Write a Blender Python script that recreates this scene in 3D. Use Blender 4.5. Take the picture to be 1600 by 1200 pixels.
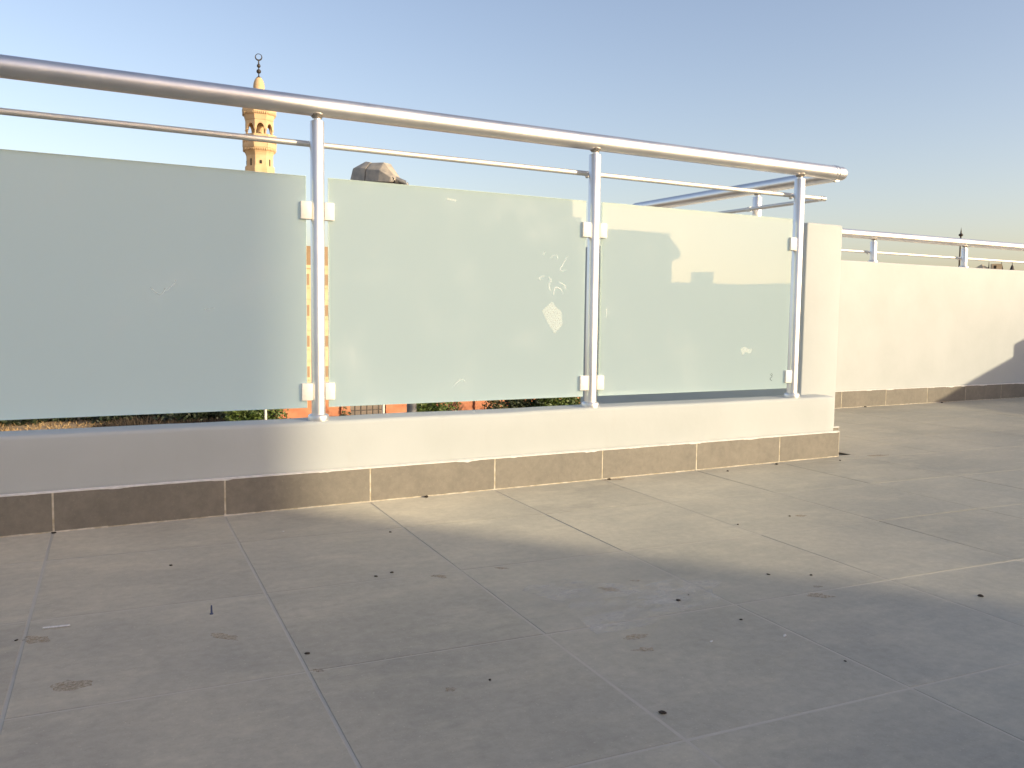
import bpy, bmesh, math, random
from mathutils import Vector, Matrix, noise

sc = bpy.context.scene
for o in list(bpy.data.objects):
    bpy.data.objects.remove(o)
R = math.radians
random.seed(7)

# ------------------------------------------------------------------ camera
CAM_POS = Vector((-0.0376, -2.9426, 0.6749))
YAW, PITCH, ROLL, FPX = 0.5032, 0.0795, 0.0125, 1358.8
cd = bpy.data.cameras.new('camera')
cam = bpy.data.objects.new('camera', cd)
sc.collection.objects.link(cam)
fw = Vector((math.sin(YAW)*math.cos(PITCH), math.cos(YAW)*math.cos(PITCH), -math.sin(PITCH)))
rt = Vector((math.cos(YAW), -math.sin(YAW), 0))
up = rt.cross(fw)
r2 = rt*math.cos(ROLL) + up*math.sin(ROLL)
u2 = -rt*math.sin(ROLL) + up*math.cos(ROLL)
M = Matrix((r2, u2, -fw)).transposed().to_4x4()
M.translation = CAM_POS
cam.matrix_world = M
cd.sensor_width = 36
cd.lens = FPX/1600*36
cd.clip_start = 0.02
cd.clip_end = 6000
sc.camera = cam

# ------------------------------------------------------------------ light
SUN_AZ, SUN_EL = R(35.0), R(14.0)          # azimuth from -Y towards +X
sun_dir = Vector((math.sin(SUN_AZ)*math.cos(SUN_EL), -math.cos(SUN_AZ)*math.cos(SUN_EL), math.sin(SUN_EL)))
w = bpy.data.worlds.new('World')
sc.world = w
w.use_nodes = True
nt = w.node_tree
sky = nt.nodes.new('ShaderNodeTexSky')
sky.sky_type = 'NISHITA'
sky.sun_disc = False
sky.sun_elevation = SUN_EL
sky.sun_rotation = math.atan2(sun_dir.x, sun_dir.y)
sky.altitude = 50
sky.air_density = 1.0
sky.dust_density = 2.2
sky.ozone_density = 0.3
bg = nt.nodes['Background']
bg.inputs['Strength'].default_value = 0.15
tint = nt.nodes.new('ShaderNodeMix')           # one even white balance for the whole sky
tint.data_type = 'RGBA'; tint.blend_type = 'MULTIPLY'
tint.inputs[0].default_value = 1.0
tint.inputs[7].default_value = (1.03, 0.965, 1.04, 1)
nt.links.new(sky.outputs[0], tint.inputs[6])
nt.links.new(tint.outputs[2], bg.inputs['Color'])
sl = bpy.data.lights.new('sun', 'SUN')
sl.energy = 3.05
sl.angle = R(0.55)
sl.color = (1.0, 0.84, 0.58)
so = bpy.data.objects.new('sun', sl)
sc.collection.objects.link(so)
so.rotation_euler = (-sun_dir).to_track_quat('-Z', 'Y').to_euler()

sc.view_settings.view_transform = 'Standard'
sc.view_settings.look = 'None'
sc.view_settings.gamma = 1
sc.view_settings.exposure = 0.66
sc.cycles.use_denoising = True
sc.cycles.max_bounces = 8
sc.cycles.diffuse_bounces = 5
sc.cycles.glossy_bounces = 4
sc.cycles.transparent_max_bounces = 12
sc.cycles.blur_glossy = 0.1
sc.cycles.caustics_reflective = True

# ------------------------------------------------------------------ helpers
COL = sc.collection

class MB:
    def __init__(s):
        s.v = []; s.f = []; s.m = []
    def add(s, vs, fs, mi=0):
        b = len(s.v)
        s.v += [tuple(p) for p in vs]
        s.f += [tuple(b+i for i in f) for f in fs]
        s.m += [mi]*len(fs)
    def box(s, x0, x1, y0, y1, z0, z1, mi=0):
        s.add([(x0,y0,z0),(x1,y0,z0),(x1,y1,z0),(x0,y1,z0),(x0,y0,z1),(x1,y0,z1),(x1,y1,z1),(x0,y1,z1)],
              [(3,2,1,0),(4,5,6,7),(0,1,5,4),(1,2,6,5),(2,3,7,6),(3,0,4,7)], mi)
    def bbox(s, x0, x1, y0, y1, z0, z1, b=0.003, seg=2, mi=0):
        bm = bmesh.new()
        bmesh.ops.create_cube(bm, size=1)
        for v in bm.verts:
            v.co = Vector(((x0+x1)/2+v.co.x*(x1-x0), (y0+y1)/2+v.co.y*(y1-y0), (z0+z1)/2+v.co.z*(z1-z0)))
        bmesh.ops.bevel(bm, geom=bm.edges[:], offset=b, segments=seg, affect='EDGES', profile=0.5)
        bm.verts.index_update()
        s.add([v.co[:] for v in bm.verts], [[v.index for v in f.verts] for f in bm.faces], mi)
        bm.free()
    def tube(s, p0, p1, r0, r1=None, n=20, cap=True, mi=0, rings=1):
        r1 = r0 if r1 is None else r1
        p0 = Vector(p0); p1 = Vector(p1)
        d = (p1-p0).normalized()
        a = d.orthogonal().normalized(); b = d.cross(a)
        vs = []
        for k in range(rings+1):
            t = k/rings
            c = p0.lerp(p1, t); r = r0+(r1-r0)*t
            vs += [c+(a*math.cos(2*math.pi*i/n)+b*math.sin(2*math.pi*i/n))*r for i in range(n)]
        fs = []
        for k in range(rings):
            fs += [(k*n+i, k*n+(i+1) % n, (k+1)*n+(i+1) % n, (k+1)*n+i) for i in range(n)]
        if cap:
            fs += [tuple(range(n-1, -1, -1)), tuple(range(rings*n, rings*n+n))]
        s.add(vs, fs, mi)
    def lathe(s, c, prof, n=24, rot=0.0, mi=0):
        # prof: list of (r,z) from bottom to top
        vs = []
        for r, z in prof:
            vs += [(c[0]+r*math.cos(rot+2*math.pi*i/n), c[1]+r*math.sin(rot+2*math.pi*i/n), c[2]+z) for i in range(n)]
        fs = []
        for k in range(len(prof)-1):
            fs += [(k*n+i, k*n+(i+1) % n, (k+1)*n+(i+1) % n, (k+1)*n+i) for i in range(n)]
        fs += [tuple(range(n-1, -1, -1)), tuple(range((len(prof)-1)*n, len(prof)*n))]
        s.add(vs, fs, mi)
    def sphere(s, c, r, n=20, m=12, sz=1.0, mi=0):
        s.lathe(c, [(max(1e-4, r*math.cos(t)), r*sz*math.sin(t)) for t in [(-.5+k/m)*math.pi for k in range(m+1)]], n, mi=mi)
    def prism(s, poly, axis, a0, a1, mi=0):
        # poly 2-D counter-clockwise, extruded along axis 'x','y' or 'z'
        def P(p, a):
            return {'x': (a, p[0], p[1]), 'y': (p[0], a, p[1]), 'z': (p[0], p[1], a)}[axis]
        n = len(poly)
        s.add([P(p, a0) for p in poly]+[P(p, a1) for p in poly],
              [tuple(range(n)), tuple(range(2*n-1, n-1, -1))]+[(i, n+i, n+(i+1) % n, (i+1) % n) for i in range(n)], mi)
    def build(s, name, mats, parent=None, smooth=None, kind=None, loc=None):
        me = bpy.data.meshes.new(name)
        me.from_pydata(s.v, [], s.f)
        mats = mats if isinstance(mats, (list, tuple)) else [mats]
        for m in mats:
            me.materials.append(m)
        me.polygons.foreach_set('material_index', s.m)
        bm = bmesh.new(); bm.from_mesh(me)
        bmesh.ops.recalc_face_normals(bm, faces=bm.faces[:])
        bm.to_mesh(me); bm.free()
        if smooth:
            me.polygons.foreach_set('use_smooth', [True]*len(me.polygons))
            me.set_sharp_from_angle(angle=R(smooth))
        me.update()
        return link(name, me, parent, kind, loc)

def link(name, me, parent=None, kind=None, loc=None):
    o = bpy.data.objects.new(name, me)
    COL.objects.link(o)
    if parent is not None:
        o.parent = parent
    if loc is not None:
        o.location = loc
    if kind:
        o['kind'] = kind
    return o

def tag(o, label, cat, group=None):
    o['label'] = label; o['category'] = cat
    if group:
        o['group'] = group
    return o

def thing(name, label, cat, loc=(0, 0, 0), group=None):
    o = bpy.data.objects.new(name, None)
    COL.objects.link(o)
    o.location = loc
    o.empty_display_size = 0.1
    return tag(o, label, cat, group)

def N3(x, y, z, s=1.0):
    return noise.noise(Vector((x*s, y*s, z*s)))

# ------------------------------------------------------------------ materials
def mat(name, col, rough=0.7, metal=0.0, spec=0.5):
    m = bpy.data.materials.new(name); m.use_nodes = True
    b = m.node_tree.nodes['Principled BSDF']
    b.inputs['Base Color'].default_value = (*col, 1)
    b.inputs['Roughness'].default_value = rough
    b.inputs['Metallic'].default_value = metal
    b.inputs['Specular IOR Level'].default_value = spec
    return m, m.node_tree, b

def nd(t, typ, **kw):
    n = t.nodes.new(typ)
    for k, v in kw.items():
        setattr(n, k, v)
    return n

def noise_tex(t, scale, detail=4, rough=0.55, coord='Object', vec=None, mapscale=None):
    if vec is None:
        if coord == 'World':
            g = nd(t, 'ShaderNodeNewGeometry'); vec = g.outputs['Position']
        else:
            g = nd(t, 'ShaderNodeTexCoord'); vec = g.outputs[coord]
    if mapscale:
        mp = nd(t, 'ShaderNodeMapping'); mp.inputs['Scale'].default_value = mapscale
        t.links.new(vec, mp.inputs['Vector']); vec = mp.outputs[0]
    n = nd(t, 'ShaderNodeTexNoise')
    n.inputs['Scale'].default_value = scale
    n.inputs['Detail'].default_value = detail
    n.inputs['Roughness'].default_value = rough
    t.links.new(vec, n.inputs['Vector'])
    return n.outputs['Fac']

def ramp(t, fac, p0, p1, c0=(0, 0, 0), c1=(1, 1, 1)):
    r = nd(t, 'ShaderNodeValToRGB')
    e = r.color_ramp.elements
    e[0].position = p0; e[1].position = p1
    e[0].color = (*c0, 1); e[1].color = (*c1, 1)
    t.links.new(fac, r.inputs[0])
    return r.outputs['Color']

def mixc(t, fac, a, b, mode='MIX'):
    n = nd(t, 'ShaderNodeMix', data_type='RGBA', blend_type=mode)
    for sock, v in ((n.inputs[0], fac), (n.inputs[6], a), (n.inputs[7], b)):
        if hasattr(v, 'is_output'):
            t.links.new(v, sock)
        elif isinstance(v, (int, float)):
            sock.default_value = v
        else:
            sock.default_value = (*v, 1)
    return n.outputs[2]

def math_n(t, op, a, b=None):
    n = nd(t, 'ShaderNodeMath', operation=op)
    for i, v in enumerate((a, b)):
        if v is None:
            continue
        if hasattr(v, 'is_output'):
            t.links.new(v, n.inputs[i])
        else:
            n.inputs[i].default_value = v
    return n.outputs[0]

def bump(t, b, h, strength=0.2, dist=0.002):
    n = nd(t, 'ShaderNodeBump')
    n.inputs['Strength'].default_value = strength
    n.inputs['Distance'].default_value = dist
    t.links.new(h, n.inputs['Height'])
    t.links.new(n.outputs[0], b.inputs['Normal'])

def simple(name, c0, c1, scale, rough=0.8, metal=0.0, bs=0.0, bd=0.003, coord='World', p=(0.35, 0.65), spec=0.5, ms=None):
    m, t, b = mat(name, c0, rough, metal, spec)
    f = noise_tex(t, scale, coord=coord, mapscale=ms)
    t.links.new(ramp(t, f, p[0], p[1], c0, c1), b.inputs['Base Color'])
    if bs:
        bump(t, b, f, bs, bd)
    return m

def mk_plaster():
    m, t, b = mat('plaster_paint', (0.78, 0.755, 0.71), 0.75, spec=0.35)
    f = noise_tex(t, 3.0, 5, coord='World')
    g = noise_tex(t, 26, 4, coord='World')
    st = noise_tex(t, 9, 6, 0.7, coord='World', mapscale=(1, 1, 0.35))
    c = ramp(t, f, 0.3, 0.7, (0.44, 0.465, 0.455), (0.48, 0.503, 0.495))
    c = mixc(t, ramp(t, st, 0.60, 0.78, (0, 0, 0), (.35, .35, .35)), c, (0.43, 0.425, 0.40))
    t.links.new(c, b.inputs['Base Color'])
    h = math_n(t, 'ADD', math_n(t, 'MULTIPLY', f, 2.0), math_n(t, 'MULTIPLY', g, 0.35))
    bump(t, b, h, 0.35, 0.004)
    return m

def mk_tile(name, dark, light, dusty, amount):
    m, t, b = mat(name, dark, 0.5, spec=0.28)
    oi = nd(t, 'ShaderNodeObjectInfo')
    # every tile carries its own grain: the pattern is shifted from piece to piece
    gp = nd(t, 'ShaderNodeNewGeometry')
    cx = nd(t, 'ShaderNodeCombineXYZ')
    t.links.new(math_n(t, 'MULTIPLY', oi.outputs['Random'], 37.0), cx.inputs[0])
    t.links.new(math_n(t, 'MULTIPLY', oi.outputs['Random'], 91.0), cx.inputs[1])
    va = nd(t, 'ShaderNodeVectorMath', operation='ADD')
    t.links.new(gp.outputs['Position'], va.inputs[0]); t.links.new(cx.outputs[0], va.inputs[1])
    big = noise_tex(t, 1.3, 5, 0.6, coord='World')
    mid = noise_tex(t, 7.0, 6, 0.65, vec=va.outputs[0])
    fine = noise_tex(t, 260, 3, 0.6, coord='World')
    streak = noise_tex(t, 3.2, 6, 0.7, coord='World', mapscale=(1.0, 2.6, 1))
    c = ramp(t, mid, 0.3, 0.72, dark, light)
    rv = math_n(t, 'MULTIPLY', math_n(t, 'SUBTRACT', oi.outputs['Random'], 0.5), 0.14)
    rvc = nd(t, 'ShaderNodeCombineColor')
    v1 = math_n(t, 'ADD', rv, 1.0)
    for i in range(3):
        t.links.new(v1, rvc.inputs[i])
    c = mixc(t, 1.0, c, rvc.outputs[0], 'MULTIPLY')
    dfac = math_n(t, 'MULTIPLY', ramp(t, big, 0.22, 0.78), amount)
    c = mixc(t, dfac, c, dusty)
    sfac = math_n(t, 'MULTIPLY', ramp(t, streak, 0.50, 0.80), 0.45*amount+0.08)
    c = mixc(t, sfac, c, (dusty[0]*1.08, dusty[1]*1.08, dusty[2]*1.05))
    mott = noise_tex(t, 38, 5, 0.7, vec=va.outputs[0])
    c = mixc(t, 1.0, c, ramp(t, mott, 0.25, 0.75, (.86, .86, .86), (1.12, 1.12, 1.12)), 'MULTIPLY')
    scuff = noise_tex(t, 5.5, 7, 0.75, coord='World', mapscale=(0.5, 3.2, 1))
    c = mixc(t, math_n(t, 'MULTIPLY', ramp(t, scuff, 0.60, 0.74), 0.09), c, (0.10, 0.10, 0.105))
    lsp = noise_tex(t, 190, 2, 0.5, coord='World')
    c = mixc(t, math_n(t, 'MULTIPLY', ramp(t, lsp, 0.66, 0.74), 0.35), c, (dusty[0]*1.1, dusty[1]*1.1, dusty[2]*1.1))
    sp = ramp(t, fine, 0.62, 0.72)
    c = mixc(t, math_n(t, 'MULTIPLY', sp, 0.25), c, (0.09, 0.08, 0.07))
    t.links.new(c, b.inputs['Base Color'])
    t.links.new(ramp(t, mid, 0.3, 0.7, (.42, .42, .42), (.62, .62, .62)), b.inputs['Roughness'])
    b.inputs['Diffuse Roughness'].default_value = 1.0 if name == 'floor_tile' else 0.3
    bump(t, b, math_n(t, 'ADD', mid, math_n(t, 'MULTIPLY', fine, 0.3)), 0.12, 0.002)
    return m

def mk_grout():
    m, t, b = mat('grout', (0.4, 0.36, 0.3), 0.9, spec=0.2)
    f = noise_tex(t, 1.15, 3, 0.5, coord='World')
    g = noise_tex(t, 30, 4, 0.6, coord='World')
    c = ramp(t, f, 0.30, 0.38, (0.13, 0.118, 0.10), (0.52, 0.49, 0.425))
    c = mixc(t, math_n(t, 'MULTIPLY', g, 0.35), c, (0.30, 0.26, 0.2))
    t.links.new(c, b.inputs['Base Color'])
    return m

def mk_metal(name, base, r0, r1, aniso_scale):
    m, t, b = mat(name, base, r0, 1.0)
    f = noise_tex(t, 6, 5, 0.6, coord='World')
    s = noise_tex(t, 1.0, 3, 0.6, coord='World', mapscale=aniso_scale)
    c = ramp(t, f, 0.3, 0.7, tuple(x*0.9 for x in base), base)
    t.links.new(c, b.inputs['Base Color'])
    mixr = math_n(t, 'ADD', math_n(t, 'MULTIPLY', f, r1-r0), r0)
    mixr = math_n(t, 'ADD', mixr, math_n(t, 'MULTIPLY', s, 0.08))
    t.links.new(mixr, b.inputs['Roughness'])
    bump(t, b, s, 0.06, 0.0006)
    return m

def mk_frost():
    m = bpy.data.materials.new('frosted_glass'); m.use_nodes = True
    t = m.node_tree; t.nodes.clear()
    out = nd(t, 'ShaderNodeOutputMaterial')
    f = noise_tex(t, 3.4, 6, 0.62, coord='World')
    f2 = noise_tex(t, 14, 5, 0.65, coord='World')
    sm = math_n(t, 'MULTIPLY', ramp(t, f, 0.52, 0.72), ramp(t, f2, 0.35, 0.7))
    col = mixc(t, math_n(t, 'MULTIPLY', sm, 0.55), (0.79, 0.95, 0.86), (0.92, 0.96, 0.91))
    di = nd(t, 'ShaderNodeBsdfDiffuse'); t.links.new(col, di.inputs['Color'])
    tr = nd(t, 'ShaderNodeBsdfTranslucent'); tr.inputs['Color'].default_value = (0.945, 1.0, 0.97, 1)
    mx = nd(t, 'ShaderNodeMixShader'); t.links.new(math_n(t, 'SUBTRACT', 0.72, math_n(t, 'MULTIPLY', sm, 0.10)), mx.inputs[0])
    t.links.new(di.outputs[0], mx.inputs[1]); t.links.new(tr.outputs[0], mx.inputs[2])
    gl = nd(t, 'ShaderNodeBsdfGlossy'); gl.inputs['Roughness'].default_value = 0.02
    gl.inputs['Color'].default_value = (0.95, 1, 0.97, 1)
    fr = nd(t, 'ShaderNodeFresnel'); fr.inputs['IOR'].default_value = 1.52
    m2 = nd(t, 'ShaderNodeMixShader')
    t.links.new(math_n(t, 'MULTIPLY', fr.outputs[0], 0.38), m2.inputs[0])
    t.links.new(mx.outputs[0], m2.inputs[1]); t.links.new(gl.outputs[0], m2.inputs[2])
    t.links.new(m2.outputs[0], out.inputs[0])
    return m

def mk_clear():
    m = bpy.data.materials.new('glass_back'); m.use_nodes = True
    t = m.node_tree; t.nodes.clear()
    out = nd(t, 'ShaderNodeOutputMaterial')
    tp = nd(t, 'ShaderNodeBsdfTransparent'); tp.inputs['Color'].default_value = (0.93, 0.98, 0.95, 1)
    t.links.new(tp.outputs[0], out.inputs[0])
    return m

MT = {}
MT['plaster'] = mk_plaster()
MT['tile'] = mk_tile('floor_tile', (0.218, 0.216, 0.196), (0.32, 0.312, 0.27), (0.68, 0.61, 0.465), 0.54)
MT['skirt'] = mk_tile('skirting_tile', (0.185, 0.17, 0.142), (0.25, 0.228, 0.185), (0.36, 0.31, 0.245), 0.35)
MT['grout'] = mk_grout()
MT['joint'] = simple('sand_joint', (0.42, 0.36, 0.25), (0.62, 0.56, 0.45), 40, 0.9)
MT['mortar'] = simple('white_mortar', (0.66, 0.64, 0.60), (0.78, 0.76, 0.72), 40, 0.9)
MT['rail'] = mk_metal('satin_aluminium', (0.90, 0.875, 0.84), 0.32, 0.46, (3, 90, 90))
MT['post'] = mk_metal('brushed_aluminium', (0.90, 0.875, 0.84), 0.32, 0.48, (120, 120, 2))
MT['mid'] = mk_metal('dull_aluminium', (0.86, 0.82, 0.75), 0.48, 0.62, (3, 90, 90))
MT['weld'] = simple('weld_bead', (0.30, 0.26, 0.21), (0.62, 0.58, 0.52), 220, 0.5, 0.9, 0.5, 0.002)
MT['frost'] = mk_frost()
MT['clear'] = mk_clear()
MT['gedge'] = mat('glass_edge', (0.62, 0.76, 0.69), 0.15)[0]
MT['clip'] = simple('cream_plastic', (0.78, 0.75, 0.68), (0.84, 0.81, 0.75), 60, 0.45)
def mk_mark(name, c0, c1, a0, a1):
    # thin translucent smear: lets the glow of the pane behind it through
    m = bpy.data.materials.new(name); m.use_nodes = True
    t = m.node_tree; t.nodes.clear()
    out = nd(t, 'ShaderNodeOutputMaterial')
    f = noise_tex(t, 150, 4, 0.7, coord='World')
    di = nd(t, 'ShaderNodeBsdfDiffuse'); t.links.new(ramp(t, f, 0.3, 0.7, c0, c1), di.inputs['Color'])
    tr = nd(t, 'ShaderNodeBsdfTransparent')
    mx = nd(t, 'ShaderNodeMixShader')
    t.links.new(ramp(t, noise_tex(t, 210, 4, 0.7, coord='World'), 0.3, 0.65, (a0,)*3, (a1,)*3), mx.inputs[0])
    ad = nd(t, 'ShaderNodeAddShader')
    tl = nd(t, 'ShaderNodeBsdfTranslucent'); tl.inputs['Color'].default_value = (0.5, 0.5, 0.48, 1)
    t.links.new(di.outputs[0], ad.inputs[0]); t.links.new(tl.outputs[0], ad.inputs[1])
    t.links.new(tr.outputs[0], mx.inputs[1]); t.links.new(ad.outputs[0], mx.inputs[2])
    t.links.new(mx.outputs[0], out.inputs[0])
    return m
MT['chalk'] = mk_mark('chalk', (0.60, 0.61, 0.56), (0.68, 0.69, 0.65), 0.08, 0.5)
MT['tape'] = mk_mark('tape_residue', (0.56, 0.56, 0.50), (0.64, 0.63, 0.57), 0.03, 0.26)
MT['ink'] = mat('ink', (0.10, 0.14, 0.13), 0.6)[0]
MT['sand_stone'] = simple('minaret_stone', (0.54, 0.39, 0.22), (0.64, 0.475, 0.285), 1.3, 0.9, 0, 0.2, 0.02)
MT['opening'] = mat('dark_opening', (0.035, 0.028, 0.022), 0.9)[0]
MT['shutter'] = mat('brown_shutter', (0.27, 0.20, 0.13), 0.8)[0]
MT['iron'] = simple('dark_iron', (0.035, 0.032, 0.030), (0.07, 0.06, 0.05), 8, 0.55, 0.4)
MT['lampgrey'] = simple('lamp_grey_paint', (0.32, 0.30, 0.265), (0.47, 0.42, 0.345), 10, 0.7, 0.0)
MT['lampdark'] = mat('lamp_dark', (0.04, 0.038, 0.035), 0.6)[0]
MT['polegrey'] = simple('pole_grey_paint', (0.16, 0.165, 0.17), (0.22, 0.22, 0.22), 9, 0.5, 0.3)
MT['polewhite'] = simple('pole_white_paint', (0.55, 0.53, 0.49), (0.68, 0.66, 0.61), 9, 0.5)
MT['terra'] = simple('terracotta_render', (0.42, 0.165, 0.085), (0.52, 0.24, 0.13), 1.2, 0.9, 0, 0.2, 0.02)
MT['terra2'] = simple('terracotta_coping', (0.36, 0.15, 0.085), (0.44, 0.20, 0.12), 1.2, 0.9)
MT['beige'] = simple('beige_facade', (0.52, 0.42, 0.27), (0.60, 0.49, 0.33), 0.6, 0.9)
MT['brownwall'] = simple('brown_facade', (0.24, 0.17, 0.10), (0.30, 0.22, 0.14), 0.6, 0.9)
MT['soil'] = simple('dry_soil', (0.30, 0.20, 0.105), (0.47, 0.34, 0.20), 0.35, 0.95, 0, 0.6, 0.08)
MT['leafdark'] = simple('dark_leaf', (0.010, 0.018, 0.008), (0.032, 0.05, 0.018), 3, 0.6)  # shade in the dense tree row is put into this dark green
MT['leaf'] = simple('green_leaf', (0.035, 0.07, 0.012), (0.10, 0.145, 0.03), 2.4, 0.55)
MT['leafolive'] = simple('olive_leaf', (0.05, 0.055, 0.018), (0.11, 0.11, 0.035), 2.4, 0.6)
MT['straw'] = simple('dry_straw', (0.22, 0.15, 0.07), (0.42, 0.30, 0.15), 4, 0.9)
MT['twig'] = simple('dark_twig', (0.03, 0.022, 0.015), (0.08, 0.06, 0.04), 4, 0.9)  # shadow over the far scrub is put into this dark colour
MT['bark'] = simple('bark', (0.09, 0.065, 0.045), (0.15, 0.11, 0.08), 6, 0.9)
MT['neigh'] = simple('neighbour_render', (0.48, 0.46, 0.42), (0.56, 0.54, 0.50), 0.8, 0.9)
def mk_mud():
    m, t, b = mat('dried_mud', (0.3, 0.23, 0.15), 0.9, spec=0.2)
    f = noise_tex(t, 90, 5, 0.7, coord='World')
    t.links.new(ramp(t, f, 0.3, 0.7, (0.46, 0.325, 0.19), (0.56, 0.42, 0.27)), b.inputs['Base Color'])
    t.links.new(ramp(t, noise_tex(t, 160, 4, 0.7, coord='World'), 0.36, 0.62, (.03, .03, .03), (.5, .5, .5)), b.inputs['Alpha'])
    return m
MT['mud'] = mk_mud()
MT['grit'] = simple('dark_grit', (0.02, 0.016, 0.012), (0.07, 0.05, 0.035), 300, 0.8)
MT['paleflake'] = simple('pale_flake', (0.55, 0.55, 0.55), (0.72, 0.72, 0.72), 200, 0.8)
MT['bluebit'] = mat('blue_plastic', (0.06, 0.08, 0.16), 0.4)[0]

# ================================================================== SETTING
# wall planes
CURB_Y, CURB_Z, CURB_D = 0.008, 0.297, 0.15       # front face y, top z, back face y
WX0, WX1 = 3.28, 3.53                             # return wall left/right faces
FWY, FWZ = 1.612, 1.115                           # far parapet front face / top
RX = 9.7                                          # right parapet
BY = -7.2                                         # rear parapet

# ---- ground
g = MB()
g.add([(-3000, -3000, -7), (3000, -3000, -7), (3000, 3000, -7), (-3000, 3000, -7)], [(0, 1, 2, 3)])
g.build('ground', MT['soil'], kind='structure')

# ---- floor: grout bed + tiles
TA, TX0 = -0.0737, -0.0025
TV0, TS = -0.336, 0.5
ca, sa = math.cos(TA), math.sin(TA)
def T2W(u, v):
    return (TX0+u*ca-v*sa, u*sa+v*ca)
XL = -6.0
fb = MB()
fb.add([(XL, BY, -0.0007), (RX, BY, -0.0007), (RX, 0.01, -0.0007), (XL, 0.01, -0.0007)], [(0, 1, 2, 3)])
fb.add([(WX1, 0.01, -0.0007), (RX, 0.01, -0.0007), (RX, FWY, -0.0007), (WX1, FWY, -0.0007)], [(0, 1, 2, 3)])
floor = fb.build('floor', MT['grout'], kind='structure')

def clip(poly, a, b, c):
    # keep a*x+b*y<=c
    out = []
    for i in range(len(poly)):
        p, q = poly[i], poly[(i+1) % len(poly)]
        dp, dq = a*p[0]+b*p[1]-c, a*q[0]+b*q[1]-c
        if dp <= 0:
            out.append(p)
        if (dp < 0 < dq) or (dq < 0 < dp):
            t = dp/(dp-dq)
            out.append((p[0]+(q[0]-p[0])*t, p[1]+(q[1]-p[1])*t))
    return out

def tile_geo(poly, zb=-0.009, bev=0.0008):
    n = len(poly)
    cx = sum(p[0] for p in poly)/n; cy = sum(p[1] for p in poly)/n
    ins = []
    for x, y in poly:
        d = math.hypot(x-cx, y-cy) or 1
        k = 1-bev*1.4/d
        ins.append((cx+(x-cx)*k, cy+(y-cy)*k))
    vs = [(x, y, zb) for x, y in poly]+[(x, y, -bev*0.6) for x, y in poly]+[(x, y, 0) for x, y in ins]
    fs = [tuple(range(2*n, 3*n))]
    for k in (0, 1):
        fs += [(k*n+i, k*n+(i+1) % n, (k+1)*n+(i+1) % n, (k+1)*n+i) for i in range(n)]
    return vs, fs

GAP = 0.0033
h = TS/2-GAP
fullv, fullf = tile_geo([(-h, -h), (h, -h), (h, h), (-h, h)])
fm = MB(); fm.add(fullv, fullf)
tile_me = None
rest = MB()
def inview(x, y):
    d = Vector((x, y, 0))-CAM_POS
    z = d.dot(fw)
    if z < 0.25:
        return False
    px = 800+FPX*d.dot(r2)/z; py = 600-FPX*d.dot(u2)/z
    return -450 < px < 1900 and py < 1750
rt_ = random.Random(3)
for iu in range(-14, 22):
    for iv in range(-18, 6):
        uc, vc = (iu+0.5)*TS, TV0+(iv+0.5)*TS
        cw = T2W(uc, vc)
        poly = [T2W(uc+a*h, vc+b*h) for a, b in ((-1, -1), (1, -1), (1, 1), (-1, 1))]
        xs = [p[0] for p in poly]; ys = [p[1] for p in poly]
        if max(xs) < XL or min(xs) > RX or max(ys) < BY or min(ys) > FWY:
            continue
        parts = []
        inside = min(xs) > XL and max(xs) < RX and min(ys) > BY and max(ys) < 0
        inside2 = min(xs) > WX1 and max(xs) < RX and max(ys) < FWY and min(ys) > BY
        vis = any(inview(*p) for p in poly+[cw])
        tilt = (rt_.uniform(-.0012, .0012), rt_.uniform(-.0012, .0012), rt_.uniform(-.0004, .0004))
        if inside or inside2:
            if vis:
                if tile_me is None:
                    o = fm.build('tile', MT['tile'], floor); tile_me = o.data
                else:
                    o = link('tile', tile_me, floor)
                o.location = (cw[0], cw[1], tilt[2]); o.rotation_euler = (tilt[0], tilt[1], TA)
            else:
                rest.add(*tile_geo(poly))
            continue
        if min(xs) > WX1:
            parts = [clip(clip(clip(poly, 0, 1, FWY-0.013), 1, 0, RX-.005), 0, -1, -BY-.005)]
        else:
            a = clip(clip(clip(clip(poly, 0, 1, -0.005), 1, 0, RX-.005), -1, 0, -XL), 0, -1, -BY-.005)
            b2 = clip(clip(clip(poly, -1, 0, -WX1-.013), 0, -1, 0.003), 0, 1, FWY-0.013)
            parts = [a, b2]
        for p in parts:
            if len(p) < 3:
                continue
            ar = abs(sum(p[i][0]*p[(i+1) % len(p)][1]-p[(i+1) % len(p)][0]*p[i][1] for i in range(len(p))))/2
            if ar < 0.0008:
                continue
            if vis:
                q = MB(); q.add(*tile_geo(p)); q.build('tile', MT['tile'], floor)
            else:
                rest.add(*tile_geo(p))
rest.build('tile_field', MT['tile'], floor, kind='stuff')

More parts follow.
